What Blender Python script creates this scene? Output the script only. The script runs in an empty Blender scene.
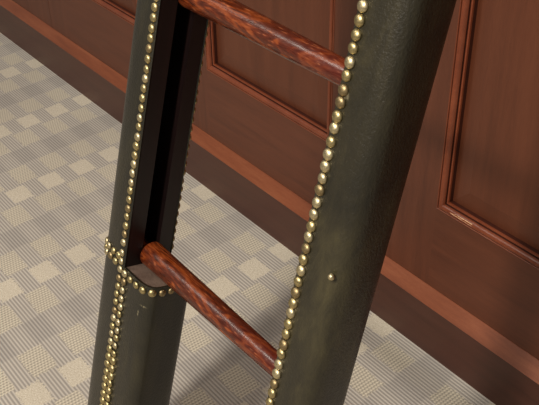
import bpy, bmesh, math, random
from mathutils import Vector, Matrix
random.seed(7)
scn = bpy.context.scene
COL = scn.collection

# ------------------------------------------------------------------ node helper
class S:
    """wraps a float socket so shader maths can be written as formulas"""
    def __init__(s, nt, sock): s.nt, s.k = nt, sock
    def _m(s, op, o=None, o2=None):
        n = s.nt.nodes.new('ShaderNodeMath'); n.operation = op
        for i, q in enumerate((s, o, o2)):
            if q is None: continue
            if isinstance(q, S): s.nt.links.new(q.k, n.inputs[i])
            else: n.inputs[i].default_value = float(q)
        return S(s.nt, n.outputs[0])
    def __add__(s, o): return s._m('ADD', o)
    def __sub__(s, o): return s._m('SUBTRACT', o)
    def __mul__(s, o): return s._m('MULTIPLY', o)
    def __truediv__(s, o): return s._m('DIVIDE', o)
    def rsub(s, a):
        n = s.nt.nodes.new('ShaderNodeMath'); n.operation = 'SUBTRACT'
        n.inputs[0].default_value = a; s.nt.links.new(s.k, n.inputs[1]); return S(s.nt, n.outputs[0])
    def round(s): return s._m('ROUND')
    def abs(s): return s._m('ABSOLUTE')
    def sin(s): return s._m('SINE')
    def lt(s, v): return s._m('LESS_THAN', v)
    def gt(s, v): return s._m('GREATER_THAN', v)
    def mod(s, v): return s._m('FLOORED_MODULO', v)
    def eq(s, v): return s._m('COMPARE', v, 0.1)
    def clamp(s):
        r = s._m('ADD', 0.0); r.k.node.use_clamp = True; return r
    def smooth(s, a, b):
        n = s.nt.nodes.new('ShaderNodeMapRange'); n.interpolation_type = 'SMOOTHSTEP'
        s.nt.links.new(s.k, n.inputs[0]); n.inputs[1].default_value = a; n.inputs[2].default_value = b
        return S(s.nt, n.outputs[0])

def lin(r, g, b):
    f = lambda c: (c/255/12.92 if c/255 <= .04045 else ((c/255+.055)/1.055)**2.4)
    return (f(r), f(g), f(b), 1)

class Mat:
    def __init__(s, name):
        s.m = bpy.data.materials.new(name); s.m.use_nodes = True
        s.nt = s.m.node_tree; s.b = s.nt.nodes['Principled BSDF']
        tc = s.nt.nodes.new('ShaderNodeTexCoord'); s.obj = tc.outputs['Object']
    def xyz(s):
        n = s.nt.nodes.new('ShaderNodeSeparateXYZ'); s.nt.links.new(s.obj, n.inputs[0])
        return [S(s.nt, o) for o in n.outputs]
    def noise(s, scale, detail=3, stretch=(1, 1, 1), rough=.55, dist=0):
        mp = s.nt.nodes.new('ShaderNodeMapping'); mp.inputs['Scale'].default_value = stretch
        s.nt.links.new(s.obj, mp.inputs[0])
        n = s.nt.nodes.new('ShaderNodeTexNoise'); n.inputs['Scale'].default_value = scale
        n.inputs['Detail'].default_value = detail; n.inputs['Roughness'].default_value = rough
        n.inputs['Distortion'].default_value = dist
        s.nt.links.new(mp.outputs[0], n.inputs['Vector']); return S(s.nt, n.outputs[0])
    def ramp(s, f, stops):
        n = s.nt.nodes.new('ShaderNodeValToRGB'); e = n.color_ramp.elements
        while len(e) < len(stops): e.new(.5)
        for el, (p, c) in zip(e, stops): el.position = p; el.color = c
        s.nt.links.new(f.k, n.inputs[0]); return n.outputs[0]
    def mix(s, f, a, b, mode='MIX'):
        n = s.nt.nodes.new('ShaderNodeMix'); n.data_type = 'RGBA'; n.blend_type = mode
        if isinstance(f, S): s.nt.links.new(f.k, n.inputs[0])
        else: n.inputs[0].default_value = f
        for i, q in ((6, a), (7, b)):
            if isinstance(q, tuple): n.inputs[i].default_value = q
            else: s.nt.links.new(q, n.inputs[i])
        return n.outputs[2]
    def set(s, k, v):
        if isinstance(v, S): s.nt.links.new(v.k, s.b.inputs[k])
        elif isinstance(v, bpy.types.NodeSocket): s.nt.links.new(v, s.b.inputs[k])
        else: s.b.inputs[k].default_value = v
    def bump(s, h, strength, dist):
        n = s.nt.nodes.new('ShaderNodeBump'); n.inputs['Strength'].default_value = strength
        n.inputs['Distance'].default_value = dist
        s.nt.links.new(h.k, n.inputs['Height']); s.nt.links.new(n.outputs[0], s.b.inputs['Normal'])

def wood(name, dark, mid, light, stretch, rough=.42, coat=.08):
    M = Mat(name)
    g = M.noise(9, 5, stretch, .6, .35)
    fine = M.noise(160, 3, stretch, .6)
    f = (g - .5)*.6 + fine*.3 + .35
    M.set('Base Color', M.ramp(f, [(.30, dark), (.5, mid), (.72, light)]))
    M.set('Roughness', fine*.16 + (rough-.08))
    M.set('Coat Weight', coat); M.set('Coat Roughness', .3); M.set('Specular IOR Level', .36)
    M.bump(fine, .05, .001)
    return M.m

wd, wm, wl = lin(72, 37, 23), lin(88, 47, 30), lin(99, 55, 36)
M_wood_v = wood('cherry_wood_upright', wd, wm, wl, (6, 6, .5))
M_wood_h = wood('cherry_wood_lengthwise', wd, wm, wl, (.5, 6, 6))
M_panel = wood('cherry_panel', lin(74, 38, 22), lin(87, 46, 28), lin(97, 54, 34), (5, 5, .4))
M_mould = wood('cherry_moulding', lin(92, 42, 24), lin(113, 56, 33), lin(130, 69, 42), (2, 2, 2), .33, .2)
M_groove = wood('cherry_groove', lin(44, 18, 10), lin(56, 23, 13), lin(66, 28, 16), (2, 2, 2), .5, 0)
M_base = wood('baseboard_face', lin(60, 34, 26), lin(71, 41, 31), lin(79, 47, 37), (.5, 6, 6), .38)
M_cap = wood('baseboard_cap_lit', lin(100, 52, 31), lin(122, 66, 40), lin(138, 82, 53), (.8, 8, 8), .36)  # lighter than the face: light on its upward slope put into the colour
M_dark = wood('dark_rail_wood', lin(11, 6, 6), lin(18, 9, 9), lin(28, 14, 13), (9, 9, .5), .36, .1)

# rung: glossy beech stained red brown, with pale flecks
def rung_mat():
    M = Mat('stained_rung_wood')
    big = M.noise(30, 4, (.22, 1, 1), .6, 1.0)
    fleck = M.noise(520, 2, (.16, 1, 1), .55)
    rings = ((big*34).sin()*.5 + .5)
    c = M.ramp(big*.5 + rings*.22 + fleck*.28, [(.30, lin(42, 14, 5)), (.5, lin(88, 34, 11)), (.70, lin(150, 74, 28))])
    x, y, z = M.xyz()
    # light painted in: orange at the left, redder towards the right-hand end
    c = M.mix(x.smooth(-.04, .16)*.7, c, M.mix(.75, c, lin(78, 19, 12)))
    c = M.mix(fleck.smooth(.60, .75)*.45, c, lin(176, 104, 62))
    M.set('Base Color', c)
    M.set('Roughness', fleck.smooth(.35, .75)*.25 + .26)
    M.set('Coat Weight', .15); M.set('Coat Roughness', .2); M.set('Specular IOR Level', .42)
    M.bump(fleck, .18, .0008)
    return M.m
M_rung = rung_mat()

def leather(name, a, b, c, rough, scuffs=()):
    M = Mat(name)
    blot = M.noise(11, 5, (1, 1, .45), .65, .6)
    grain = M.noise(420, 3, (1, 1, .7), .6)
    wear = M.noise(38, 5, (1, 1, .35), .7, 1.0)
    crease = M.noise(60, 2, (1, 1, .16), .5, .5)
    col = M.ramp(blot*.6 + wear*.4, [(.34, a), (.5, b), (.68, c)])
    x, y, z = M.xyz(); fine = M.noise(520, 3, (1, 1, .5))
    for cx, cz, rx, rz, amt in scuffs:            # rubbed, paler marks in the hide
        qx, qz = (x - cx)/rx, (z - cz)/rz
        m = (qx*qx + qz*qz).smooth(1.0, .2)*fine.smooth(.36, .56)*amt
        col = M.mix(m, col, lin(126, 118, 92))
    M.set('Base Color', col)
    M.set('Roughness', (blot*.18 + grain*.22 + (rough-.2)).clamp())
    M.set('Specular IOR Level', .42)
    M.set('Coat Weight', .26); M.set('Coat Roughness', .25)
    M.bump(grain*1.3 + wear*.5 + crease*.8, .5, .0012)
    return M.m
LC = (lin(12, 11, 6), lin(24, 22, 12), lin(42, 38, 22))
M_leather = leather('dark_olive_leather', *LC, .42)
M_leather_end = leather('worn_leather_top', lin(62, 48, 40), lin(92, 76, 66), lin(120, 102, 90), .6)

def brass(name, c, r):
    M = Mat(name)
    n = M.noise(700, 3)
    M.set('Base Color', M.ramp(n, [(.3, tuple(v*.62 for v in c[:3])+(1,)), (.6, c)]))
    M.set('Metallic', 1.0); M.set('Roughness', n*.2 + r)
    return M.m
M_brass = [brass('antique_brass', lin(186, 170, 124), .30), brass('antique_brass_pale', lin(206, 192, 154), .32),
           brass('antique_brass_dull', lin(158, 140, 104), .36)]

# ------------------------------------------------------------------ mesh helpers
def link(name, bm, mat, parent=None, angle=35, kind=None, loc=None):
    bmesh.ops.recalc_face_normals(bm, faces=bm.faces)
    me = bpy.data.meshes.new(name); bm.to_mesh(me); bm.free()
    for m in (mat if isinstance(mat, list) else [mat]): me.materials.append(m)
    for p in me.polygons: p.use_smooth = True
    me.set_sharp_from_angle(angle=math.radians(angle))
    o = bpy.data.objects.new(name, me); COL.objects.link(o)
    if parent: o.parent = parent
    if loc: o.location = loc
    if kind: o['kind'] = kind
    return o

def prism(bm, loop, zs, shear=None):
    """sweep a closed (x, n) loop along the third axis; shear(x, n) offsets the first level, caps both ends"""
    rows = []
    for k, z in enumerate(zs):
        rows.append([bm.verts.new((x, n, z + (shear(x, n) if shear and k == 0 else 0))) for x, n in loop])
    m = len(loop)
    for a, b in zip(rows, rows[1:]):
        for i in range(m): bm.faces.new((a[i], a[(i+1) % m], b[(i+1) % m], b[i]))
    bm.faces.new(rows[0][::-1]); bm.faces.new(rows[-1])

def box(bm, x0, x1, y0, y1, z0, z1):
    v = [bm.verts.new((x, y, z)) for z in (z0, z1) for y in (y0, y1) for x in (x0, x1)]
    for f in ((0,2,3,1),(4,5,7,6),(0,1,5,4),(2,6,7,3),(0,4,6,2),(1,3,7,5)): bm.faces.new([v[i] for i in f])

def bevel(bm, w, seg=2):
    bmesh.ops.recalc_face_normals(bm, faces=bm.faces)
    es = [e for e in bm.edges if len(e.link_faces) == 2 and e.calc_face_angle(0) > .6]
    bmesh.ops.bevel(bm, geom=es, offset=w, segments=seg, affect='EDGES', profile=.5)

# ------------------------------------------------------------------ camera
F, PITCH, YAW, ROLL = 892.925, math.radians(35.1204), math.radians(-52.1231), math.radians(-.9669)
CAM = Vector((0, 0, 1.1))
fw = Vector((math.sin(YAW)*math.cos(PITCH), math.cos(YAW)*math.cos(PITCH), -math.sin(PITCH)))
rt = fw.cross(Vector((0, 0, 1))).normalized(); up = rt.cross(fw)
r2 = math.cos(ROLL)*rt + math.sin(ROLL)*up; u2 = -math.sin(ROLL)*rt + math.cos(ROLL)*up
cd = bpy.data.cameras.new('camera'); cam = bpy.data.objects.new('camera', cd); COL.objects.link(cam)
cam.matrix_world = Matrix(((r2.x, u2.x, -fw.x, CAM.x), (r2.y, u2.y, -fw.y, CAM.y), (r2.z, u2.z, -fw.z, CAM.z), (0, 0, 0, 1)))
cd.sensor_fit = 'HORIZONTAL'; cd.sensor_width = 36; cd.lens = 36*F/539; cd.clip_start = .05
scn.camera = cam
def pix(p):
    d = Vector(p) - CAM; z = d.dot(fw)
    return (F*d.dot(r2)/z + 269.5, 202.5 - F*d.dot(u2)/z, z)

# ------------------------------------------------------------------ floor
def carpet():
    M = Mat('patterned_carpet'); x, y, z = M.xyz()
    CX, CY = .0681, .04
    u = (x + (y - .55)*.065 + 1.335)/CX
    v = (y - .3185)/CY
    i, j = u.round(), v.round()
    du, dv = (u - i), (v - j)
    im = i.mod(4); par = i.mod(2)
    dd = (v + par + 1.0).mod(2) - 1.0             # distance to the nearest patterned row of this column
    wob = (M.noise(240, 2) - .5)*.30
    edge = lambda hx, hy: (du + wob).abs().lt(hx)*(dd + wob*1.4).abs().lt(hy)
    cream = im.eq(0)*edge(.40, .57)
    weave = par.eq(1)*edge(.485, .56)
    darkc = im.eq(2)*(dd.abs().smooth(.75, .35))*(du.abs().smooth(.55, .40))
    rib = ((y - .3185)*(2*math.pi/.00617)).sin()*.5 + .5            # ribs run along the wall
    row = (x*(2*math.pi/.0060) + y*18).sin()*.5 + .5             # the woven cells: short dashes in rows across the ribs
    dash = (y*(2*math.pi/.0058) + (x/.0060).round()*2.4).sin()*.5 + .5
    nub = M.noise(360, 3, rough=.75)
    fuzz = M.noise(900, 3); patch = M.noise(5, 3)
    wvh = row*.6 + dash*.4
    ribc = M.ramp(rib*.8 + fuzz*.3 - .05, [(.12, lin(156, 151, 144)), (.5, lin(179, 174, 165)), (.9, lin(194, 187, 176))])
    drk = M.ramp(rib*.8 + fuzz*.3 - .05, [(.12, lin(146, 142, 137)), (.5, lin(166, 161, 154)), (.9, lin(181, 175, 166))])
    wvc = M.ramp(wvh*.8 + fuzz*.3 - .05, [(.15, lin(154, 149, 137)), (.5, lin(193, 185, 168)), (.85, lin(216, 208, 188))])
    crc = M.ramp((nub - .5)*1.3 + fuzz*.4 + .3, [(.3, lin(184, 175, 155)), (.55, lin(209, 201, 183)), (.75, lin(228, 221, 206))])
    c = M.mix(darkc, ribc, drk)
    c = M.mix(weave, c, wvc)
    c = M.mix(cream, c, crc)
    c = M.mix(patch.smooth(.35, .65)*.10, c, lin(120, 112, 104))
    M.set('Base Color', c); M.set('Roughness', .95); M.set('Specular IOR Level', .1)
    M.set('Sheen Weight', .15)
    flat = (cream + weave).rsub(1.0).clamp()
    h = rib*flat + wvh*weave + (nub*1.2 + .1)*cream + fuzz*.25
    M.bump(h, .42, .0018)
    return M.m
bm = bmesh.new(); box(bm, -4.2, 2.2, -2.6, 1.0, -.05, 0)
floor = link('floor', bm, carpet(), kind='structure')

# ------------------------------------------------------------------ panelled wall
WY = .909           # front face of the stiles and rails
XL, XR = -4.0, 2.0
ZTOP = 2.6
bm = bmesh.new(); box(bm, XL, XR, WY+.022, WY+.12, 0, ZTOP)
wall = link('wall_back', bm, M_panel, kind='structure')
wall['label'] = 'reddish brown wooden wall with recessed moulded panels'

P0, P1, PITCHX = -1.368, -.990, .627       # one panel opening and the repeat along the wall
ZP0, ZP1 = .2795, 1.98
def frame_piece(name, x0, x1, z0, z1, m):
    bm = bmesh.new(); box(bm, x0, x1, WY, WY+.024, z0, z1)
    return link(name, bm, m, wall)
# moulding profile: (distance in from the opening's edge, depth behind the stile face)
PROF = [(-.0012, .024), (-.0012, .0034), (-.0002, .0034), (.0002, .0004), (.0010, -.0010), (.0022, -.0012), (.0030, -.0002), (.0034, .0022), (.0040, .0022),
        (.0044, -.0008), (.0062, -.0022), (.0088, -.0014), (.0112, .0012), (.0128, .0042), (.0134, .0078), (.0146, .0078),
        (.0150, .0052), (.0164, .0044), (.0180, .0052), (.0186, .0080), (.0188, .0158), (.0206, .0158), (.0206, .024)]
GROOVES = {0, 1, 2, 6, 7, 13, 14, 15, 19, 20}        # groove faces, given the darker wood colour
def moulding(x0, x1, z0, z1):
    bm = bmesh.new(); n = len(PROF); rings = []
    for sx, sz in ((0, 0), (1, 0), (1, 1), (0, 1)):
        rings.append([bm.verts.new((x1-d if sx else x0+d, WY+w, z1-d if sz else z0+d)) for d, w in PROF])
    for a in range(4):
        p, q = rings[a], rings[(a+1) % 4]
        for k in range(n-1):
            f = bm.faces.new((p[k], q[k], q[k+1], p[k+1])); f.material_index = 1 if k in GROOVES else 0
    return link('panel_moulding', bm, [M_mould, M_groove], wall, 40)
def raised_panel(x0, x1, z0, z1):
    bm = bmesh.new(); rings = []
    for d, w in ((.018, .0150), (.0215, .0148), (.048, .0118), (.0505, .0114)):
        rings.append([bm.verts.new((x, WY+w, z)) for x, z in ((x0+d, z0+d), (x1-d, z0+d), (x1-d, z1-d), (x0+d, z1-d))])
    for p, q in zip(rings, rings[1:]):
        for k in range(4): bm.faces.new((p[k], p[(k+1) % 4], q[(k+1) % 4], q[k]))
    bm.faces.new(rings[-1])
    return link('raised_panel', bm, M_panel, wall, 4)
LEDGE = .1235
for k in range(-3, 4):
    x0, x1 = P0 + k*PITCHX, P1 + k*PITCHX
    jl, jr = -1.468 + k*PITCHX, -.841 + k*PITCHX
    frame_piece('panel_stile', jl+.0007, x0-.0, .02, ZTOP, M_wood_v)
    frame_piece('panel_stile', x1, jr-.0007, .02, ZTOP, M_wood_v)
    frame_piece('panel_rail', x0, x1, .02, ZP0, M_wood_h)
    frame_piece('panel_rail', x0, x1, ZP1, ZTOP, M_wood_h)
    moulding(x0, x1, ZP0, ZP1)
    raised_panel(x0, x1, ZP0, ZP1)
# pale painted glint on the bottom moulding of the panel right of the ladder
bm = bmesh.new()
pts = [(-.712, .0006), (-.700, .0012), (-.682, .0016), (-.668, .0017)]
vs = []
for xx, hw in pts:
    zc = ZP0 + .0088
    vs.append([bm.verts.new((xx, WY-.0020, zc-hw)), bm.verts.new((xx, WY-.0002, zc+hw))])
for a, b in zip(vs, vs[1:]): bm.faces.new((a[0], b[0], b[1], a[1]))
Mw = Mat('painted_glint'); nz = Mw.noise(600, 3)
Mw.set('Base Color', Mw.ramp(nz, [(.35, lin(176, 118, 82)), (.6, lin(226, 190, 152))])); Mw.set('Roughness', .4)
sc = link('glint_streak', bm, Mw.m, wall); sc['label'] = 'pale painted glint on the panel moulding'

# baseboard with a chamfered cap
BF = .889
bm = bmesh.new()
loop = [(BF, 0), (BF, .1003), (BF+.0010, .1015), (WY-.0006, LEDGE-.0002), (WY+.012, LEDGE+.0002), (WY+.012, 0)]
rows = [[bm.verts.new((x, y, z)) for y, z in loop] for x in (XL, XR)]
for i in range(len(loop)): bm.faces.new((rows[0][i], rows[0][(i+1) % 6], rows[1][(i+1) % 6], rows[1][i]))
bm.faces.new(rows[0]); bm.faces.new(rows[1][::-1])
for f in bm.faces:
    c = f.calc_center_median()
    if c.z > .1005 and abs(c.x) < 1.5: f.material_index = 1
base = link('baseboard_back', bm, [M_base, M_cap], kind='structure', angle=20)
base['label'] = 'dark wooden baseboard with sloped top edge coloured as lit'

# ------------------------------------------------------------------ ladder
LEAN = math.radians(14.633)
lad = bpy.data.objects.new('library_ladder', None); COL.objects.link(lad)
lad.location = (-.643, .275, 0); lad.rotation_euler = (-LEAN, 0, 0)
lad['label'] = 'dark olive leather-clad wooden ladder with brass nail trim, leaning before panelled wall'
lad['category'] = 'ladder'
lad.empty_display_size = .1
LM = Matrix.Translation(lad.location) @ lad.rotation_euler.to_matrix().to_4x4()
W = .064; LEN = 2.245; TAN = math.tan(LEAN)
FL = -.7800 + .643; FR = -.4985 + .643            # flat inner faces of the two rails, ladder coordinates
LEDGE_A = .424
def half(d, w, p, grow=0.0, n=40):
    """outline of a half-round rail: (distance from the flat face, depth), front edge to back edge"""
    out = []
    for k in range(n+1):
        t = -math.pi/2 + math.pi*k/n
        c, s = math.cos(t), math.sin(t)
        out.append(((d+grow)*max(c, 0)**(2/p), w/2 + (w/2+grow)*math.copysign(abs(s)**(2/p), s)))
    return out
def shell(prof_in, prof_out, place): 
    return [place(a, n) for a, n in prof_in] + [place(a, n) for a, n in reversed(prof_out)]
shear = lambda x, n: n*TAN
def levels(a, b): return [a] + [a+(b-a)*k/12 for k in range(1, 12)] + [b]

RUNGS = [.437 + .327*k for k in range(5)]
CH0, CH1, CHD = .0215, .0455, .034              # channel in the flat face

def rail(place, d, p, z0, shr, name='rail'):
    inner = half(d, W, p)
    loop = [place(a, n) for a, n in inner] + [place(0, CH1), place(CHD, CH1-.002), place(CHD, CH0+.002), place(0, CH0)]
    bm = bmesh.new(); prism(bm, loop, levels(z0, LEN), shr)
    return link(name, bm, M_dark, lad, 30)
def leather_wrap(place, d, p, z0, z1, parent, shr=None, mat=None):
    inn, out = half(d, W, p, .0004), half(d, W, p, .0030)
    # the hide folds a little way over both front edges
    out = [(-.0008, out[0][1]+.0012)] + [(max(a, .0004), n) for a, n in out] + [(-.0008, out[-1][1]-.0012)]
    loop = [place(a, n) for a, n in out] + [place(a, n) for a, n in reversed(inn)]
    bm = bmesh.new(); prism(bm, loop, levels(z0, z1), shr)
    return link('leather_cover', bm, mat or M_leather, parent, 50)

pL = lambda a, n: (FL - a, n)
pLr = lambda a, n: (FL + a, n)
pR = lambda a, n: (FR + a, n)
DL, PL_, DR, PR_, DB, PB = .0545, 4.4, .0505, 4.0, .0555, 5.2
railL = rail(pL, DL, PL_, 0, shear)
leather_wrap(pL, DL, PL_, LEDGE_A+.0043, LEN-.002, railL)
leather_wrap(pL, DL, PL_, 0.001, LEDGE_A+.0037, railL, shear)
def front_hit(px, py):
    d = fw*F + r2*(px-269.5) - u2*(py-202.5)
    inv = LM.inverted(); o = inv @ CAM; dd = (inv.to_3x3() @ d)
    t = (-.0030 - o.y)/dd.y
    return o + dd*t
sA, sB, sB2, sC, sC2 = (front_hit(*q) for q in ((345, 97), (321.5, 374), (324, 365), (141, 307), (137, 313)))
LCN = (lin(16, 15, 8), lin(37, 33, 19), lin(64, 58, 35))  # lighter copy of the leather: light on the near rail put in its colour
M_leather_near = leather('dark_olive_leather_rubbed_lit', *LCN, .42, [(sA.x, sA.z, .0055, .0075, .55), (sB.x, sB.z, .0016, .012, .6), (sB2.x, sB2.z, .004, .0014, .5)])
M_leather_foot = leather('dark_olive_leather_foot', *LC, .42, [(sC.x, sC.z, .006, .0016, .7), (sC2.x, sC2.z, .0018, .005, .6)])
railR = rail(pR, DR, PR_, 0, shear)
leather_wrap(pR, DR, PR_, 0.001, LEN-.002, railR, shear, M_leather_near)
# full-round foot below the ledge of the far rail
bm = bmesh.new(); prism(bm, [pLr(a+.0002, n) for a, n in half(DB, W, PB)], [0, LEDGE_A-.0015], shear); 
foot = link('foot_block', bm, M_leather_end, lad, 30)
foot['label'] = 'rounded foot half with worn brownish ledge top'
lw = leather_wrap(pLr, DB, PB, 0.001, LEDGE_A, foot, shear, M_leather_foot)

# rungs: turned dowels with slightly slimmer ends
def rung_mesh(x0, x1, r0, r1):
    """dowel between the two flats, thicker at the far rail, with a slim tenon at each end"""
    bm = bmesh.new(); NS, NX = 32, 24; rows = []
    st = [(x0-.022, .0085), (x0-.0004, .0085), (x0, r0-.0022), (x0+.0018, r0-.0004), (x0+.0035, r0)]
    st += [(x0 + (x1-x0)*k/NX, r0 + (r1-r0)*k/NX) for k in range(1, NX)]
    st += [(x1-.0025, r1), (x1-.0004, r1-.0012), (x1, .0085), (x1+.022, .0085)]
    for x, rr in st:
        rows.append([bm.verts.new((x, rr*math.cos(2*math.pi*q/NS), rr*math.sin(2*math.pi*q/NS))) for q in range(NS)])
    for a, b in zip(rows, rows[1:]):
        for q in range(NS): bm.faces.new((a[q], a[(q+1) % NS], b[(q+1) % NS], b[q]))
    bm.faces.new(rows[0][::-1]); bm.faces.new(rows[-1])
    return bm
r0 = None
for k, a in enumerate(RUNGS):
    if r0 is None:
        r0 = link('rung', rung_mesh(FL+.0006, FR-.0006, .0164, .0117), M_rung, lad, 40)
        o = r0
    else:
        o = r0.copy(); COL.objects.link(o); o.parent = lad
    o.location = (0, .0335, a)
    o.rotation_euler = (.9*k + .3, 0, 0)

# ------------------------------------------------------------------ brass nails
def nail_mesh(mat):
    bm = bmesh.new(); NS = 18
    prof = [(.0053, -.0008), (.0057, .0000), (.0056, .0007), (.0050, .0018), (.0040, .0027), (.0025, .0034), (.0010, .0037)]
    rows = [[bm.verts.new((r*math.cos(2*math.pi*q/NS), r*math.sin(2*math.pi*q/NS), z)) for q in range(NS)] for r, z in prof]
    for a, b in zip(rows, rows[1:]):
        for q in range(NS): bm.faces.new((a[q], a[(q+1) % NS], b[(q+1) % NS], b[q]))
    bm.faces.new(rows[-1]); bm.faces.new(rows[0][::-1])
    bmesh.ops.recalc_face_normals(bm, faces=bm.faces)
    me = bpy.data.meshes.new('upholstery_nail'); bm.to_mesh(me); bm.free()
    me.materials.append(mat)
    for p in me.polygons: p.use_smooth = True
    return me
NM = [nail_mesh(m) for m in M_brass]
nails = []     # (parent, position, outward normal)
def on_profile(place, d, p, s, front=True):
    """point and outward normal on the leather at arc length s from the front (or back) edge"""
    pr = half(d, W, p, .0030, 160)
    if not front: pr = pr[::-1]
    acc = 0
    for (a0, n0), (a1, n1) in zip(pr, pr[1:]):
        L = math.hypot(a1-a0, n1-n0)
        if acc + L >= s:
            t = (s-acc)/L; a, n = a0+(a1-a0)*t, n0+(n1-n0)*t
            ta, tn = (a1-a0)/L, (n1-n0)/L
            nn = (tn, -ta) if front else (-tn, ta)
            x0, y0 = place(a, n); x1, y1 = place(a+nn[0], n+nn[1])
            return Vector((x0, y0)), Vector((x1-x0, y1-y0))
        acc += L
def add_nail(par, place, d, p, s, A, front=True):
    q, nn = on_profile(place, d, p, s, front)
    nails.append((par, Vector((q.x, q.y, A)), Vector((nn.x, nn.y, 0))))
EDGE = .0056
# far rail: single row up its front edge, and the one on its back edge
STEP = .01163
a = .4558 - STEP
a = .4558
while a < LEN-.01:
    add_nail(railL, pL, DL, PL_, EDGE, a); a += STEP
a = LEDGE_A + .012
while a < LEN-.01:
    add_nail(railL, pL, DL, PL_, EDGE, a, False); a += STEP
# the seam of the two foot halves: a double row
a = .4415
while a > .03:
    add_nail(railL, pL, DL, PL_, EDGE, a)
    if a < LEDGE_A-.004: add_nail(foot, pLr, DB, PB, EDGE, a)
    a -= .0120
# band round the outer half at ledge height: two staggered rows
for k in range(1, 12):
    s = EDGE + .0125*k
    if s > .13: break
    add_nail(railL, pL, DL, PL_, s-.0055, LEDGE_A+.0095)
    add_nail(railL, pL, DL, PL_, s, LEDGE_A-.0015)
# row under the lip of the ledge
for k in range(1, 13):
    s = EDGE + .0128*k
    if s > .148: break
    add_nail(foot, pLr, DB, PB, s, LEDGE_A-.0075)
# near rail: front and back edges
a = .0300
while a < LEN-.01:
    add_nail(railR, pR, DR, PR_, EDGE, a + .0005); a += .01205
a = .036
while a < LEN-.01:
    add_nail(railR, pR, DR, PR_, EDGE, a, False); a += .01205

def score(nl):
    par, q, n = nl
    w = LM @ q; x, y, z = pix(w)
    vis = -6 < x < 545 and -6 < y < 411
    facing = (LM.to_3x3() @ n).dot(CAM - w) > 0
    return (0 if vis and facing else 1 if vis else 2, z)
nails.sort(key=score)
rest = bmesh.new()
for k, (par, q, n) in enumerate(nails):
    jit = Vector((random.uniform(-.10, .10), random.uniform(-.10, .10), random.uniform(-.14, .14)))
    rot = Vector((0, 0, 1)).rotation_difference((n + jit).normalized())
    q = q + Vector((random.uniform(-.0003, .0003), 0, random.uniform(-.0006, .0006))) + n*.0003
    mi = random.choice((0, 0, 1, 1, 2))
    if k < 100:
        o = bpy.data.objects.new('upholstery_nail', NM[mi]); COL.objects.link(o); o.parent = par
        o.location = q; o.rotation_mode = 'QUATERNION'; o.rotation_quaternion = rot
        sc_ = random.uniform(.96, 1.05)*(1.0 if par is railR else .86 if q.z < LEDGE_A+.022 else .93); o.scale = (sc_*random.uniform(.96, 1.04), sc_, sc_)
    else:
        M4 = Matrix.Translation(q) @ rot.to_matrix().to_4x4()
        n0 = len(rest.verts); rest.from_mesh(NM[mi]); rest.verts.ensure_lookup_table()
        bmesh.ops.transform(rest, matrix=M4, verts=rest.verts[n0:])
ro = link('nail_row', rest, M_brass[0], lad, 60); ro['kind'] = 'stuff'

# lone brass pin on the front of the near rail
q = front_hit(331, 277)
o = bpy.data.objects.new('brass_pin', NM[1]); COL.objects.link(o); o.parent = railR
o.location = (q.x, -.0024, q.z); o.rotation_euler = (math.pi/2, 0, 0); o.scale = (.62, .62, .9)

# ------------------------------------------------------------------ light
w = bpy.data.worlds.new('room_light'); scn.world = w; w.use_nodes = True
bg = w.node_tree.nodes['Background']; bg.inputs[0].default_value = (1.0, .93, .85, 1); bg.inputs[1].default_value = .25
def area(name, loc, target, size, power, col=(1, .91, .80)):
    l = bpy.data.lights.new(name, 'AREA'); l.energy = power; l.size = size; l.color = col; l.shape = 'DISK'
    o = bpy.data.objects.new(name, l); COL.objects.link(o); o.location = loc
    o.rotation_euler = (Vector(target) - Vector(loc)).to_track_quat('-Z', 'Y').to_euler()
    return o
area('ceiling_lamp', (-.05, -1.8, 2.6), (-.8, .6, .2), .26, 66)
area('ceiling_lamp', (-2.3, -.7, 2.7), (-1.0, .6, .3), .6, 15)
area('rail_fill_light', (-.35, -.55, 1.95), (-.5, .5, .7), .22, 16)  # added unseen fill, brightens the upper near rail and its nails
area('ceiling_lamp', (-1.2, -1.9, 2.7), (-.8, .6, .3), .7, 16)

scn.view_settings.view_transform = 'Standard'
scn.view_settings.look = 'None'
scn.view_settings.exposure = 0
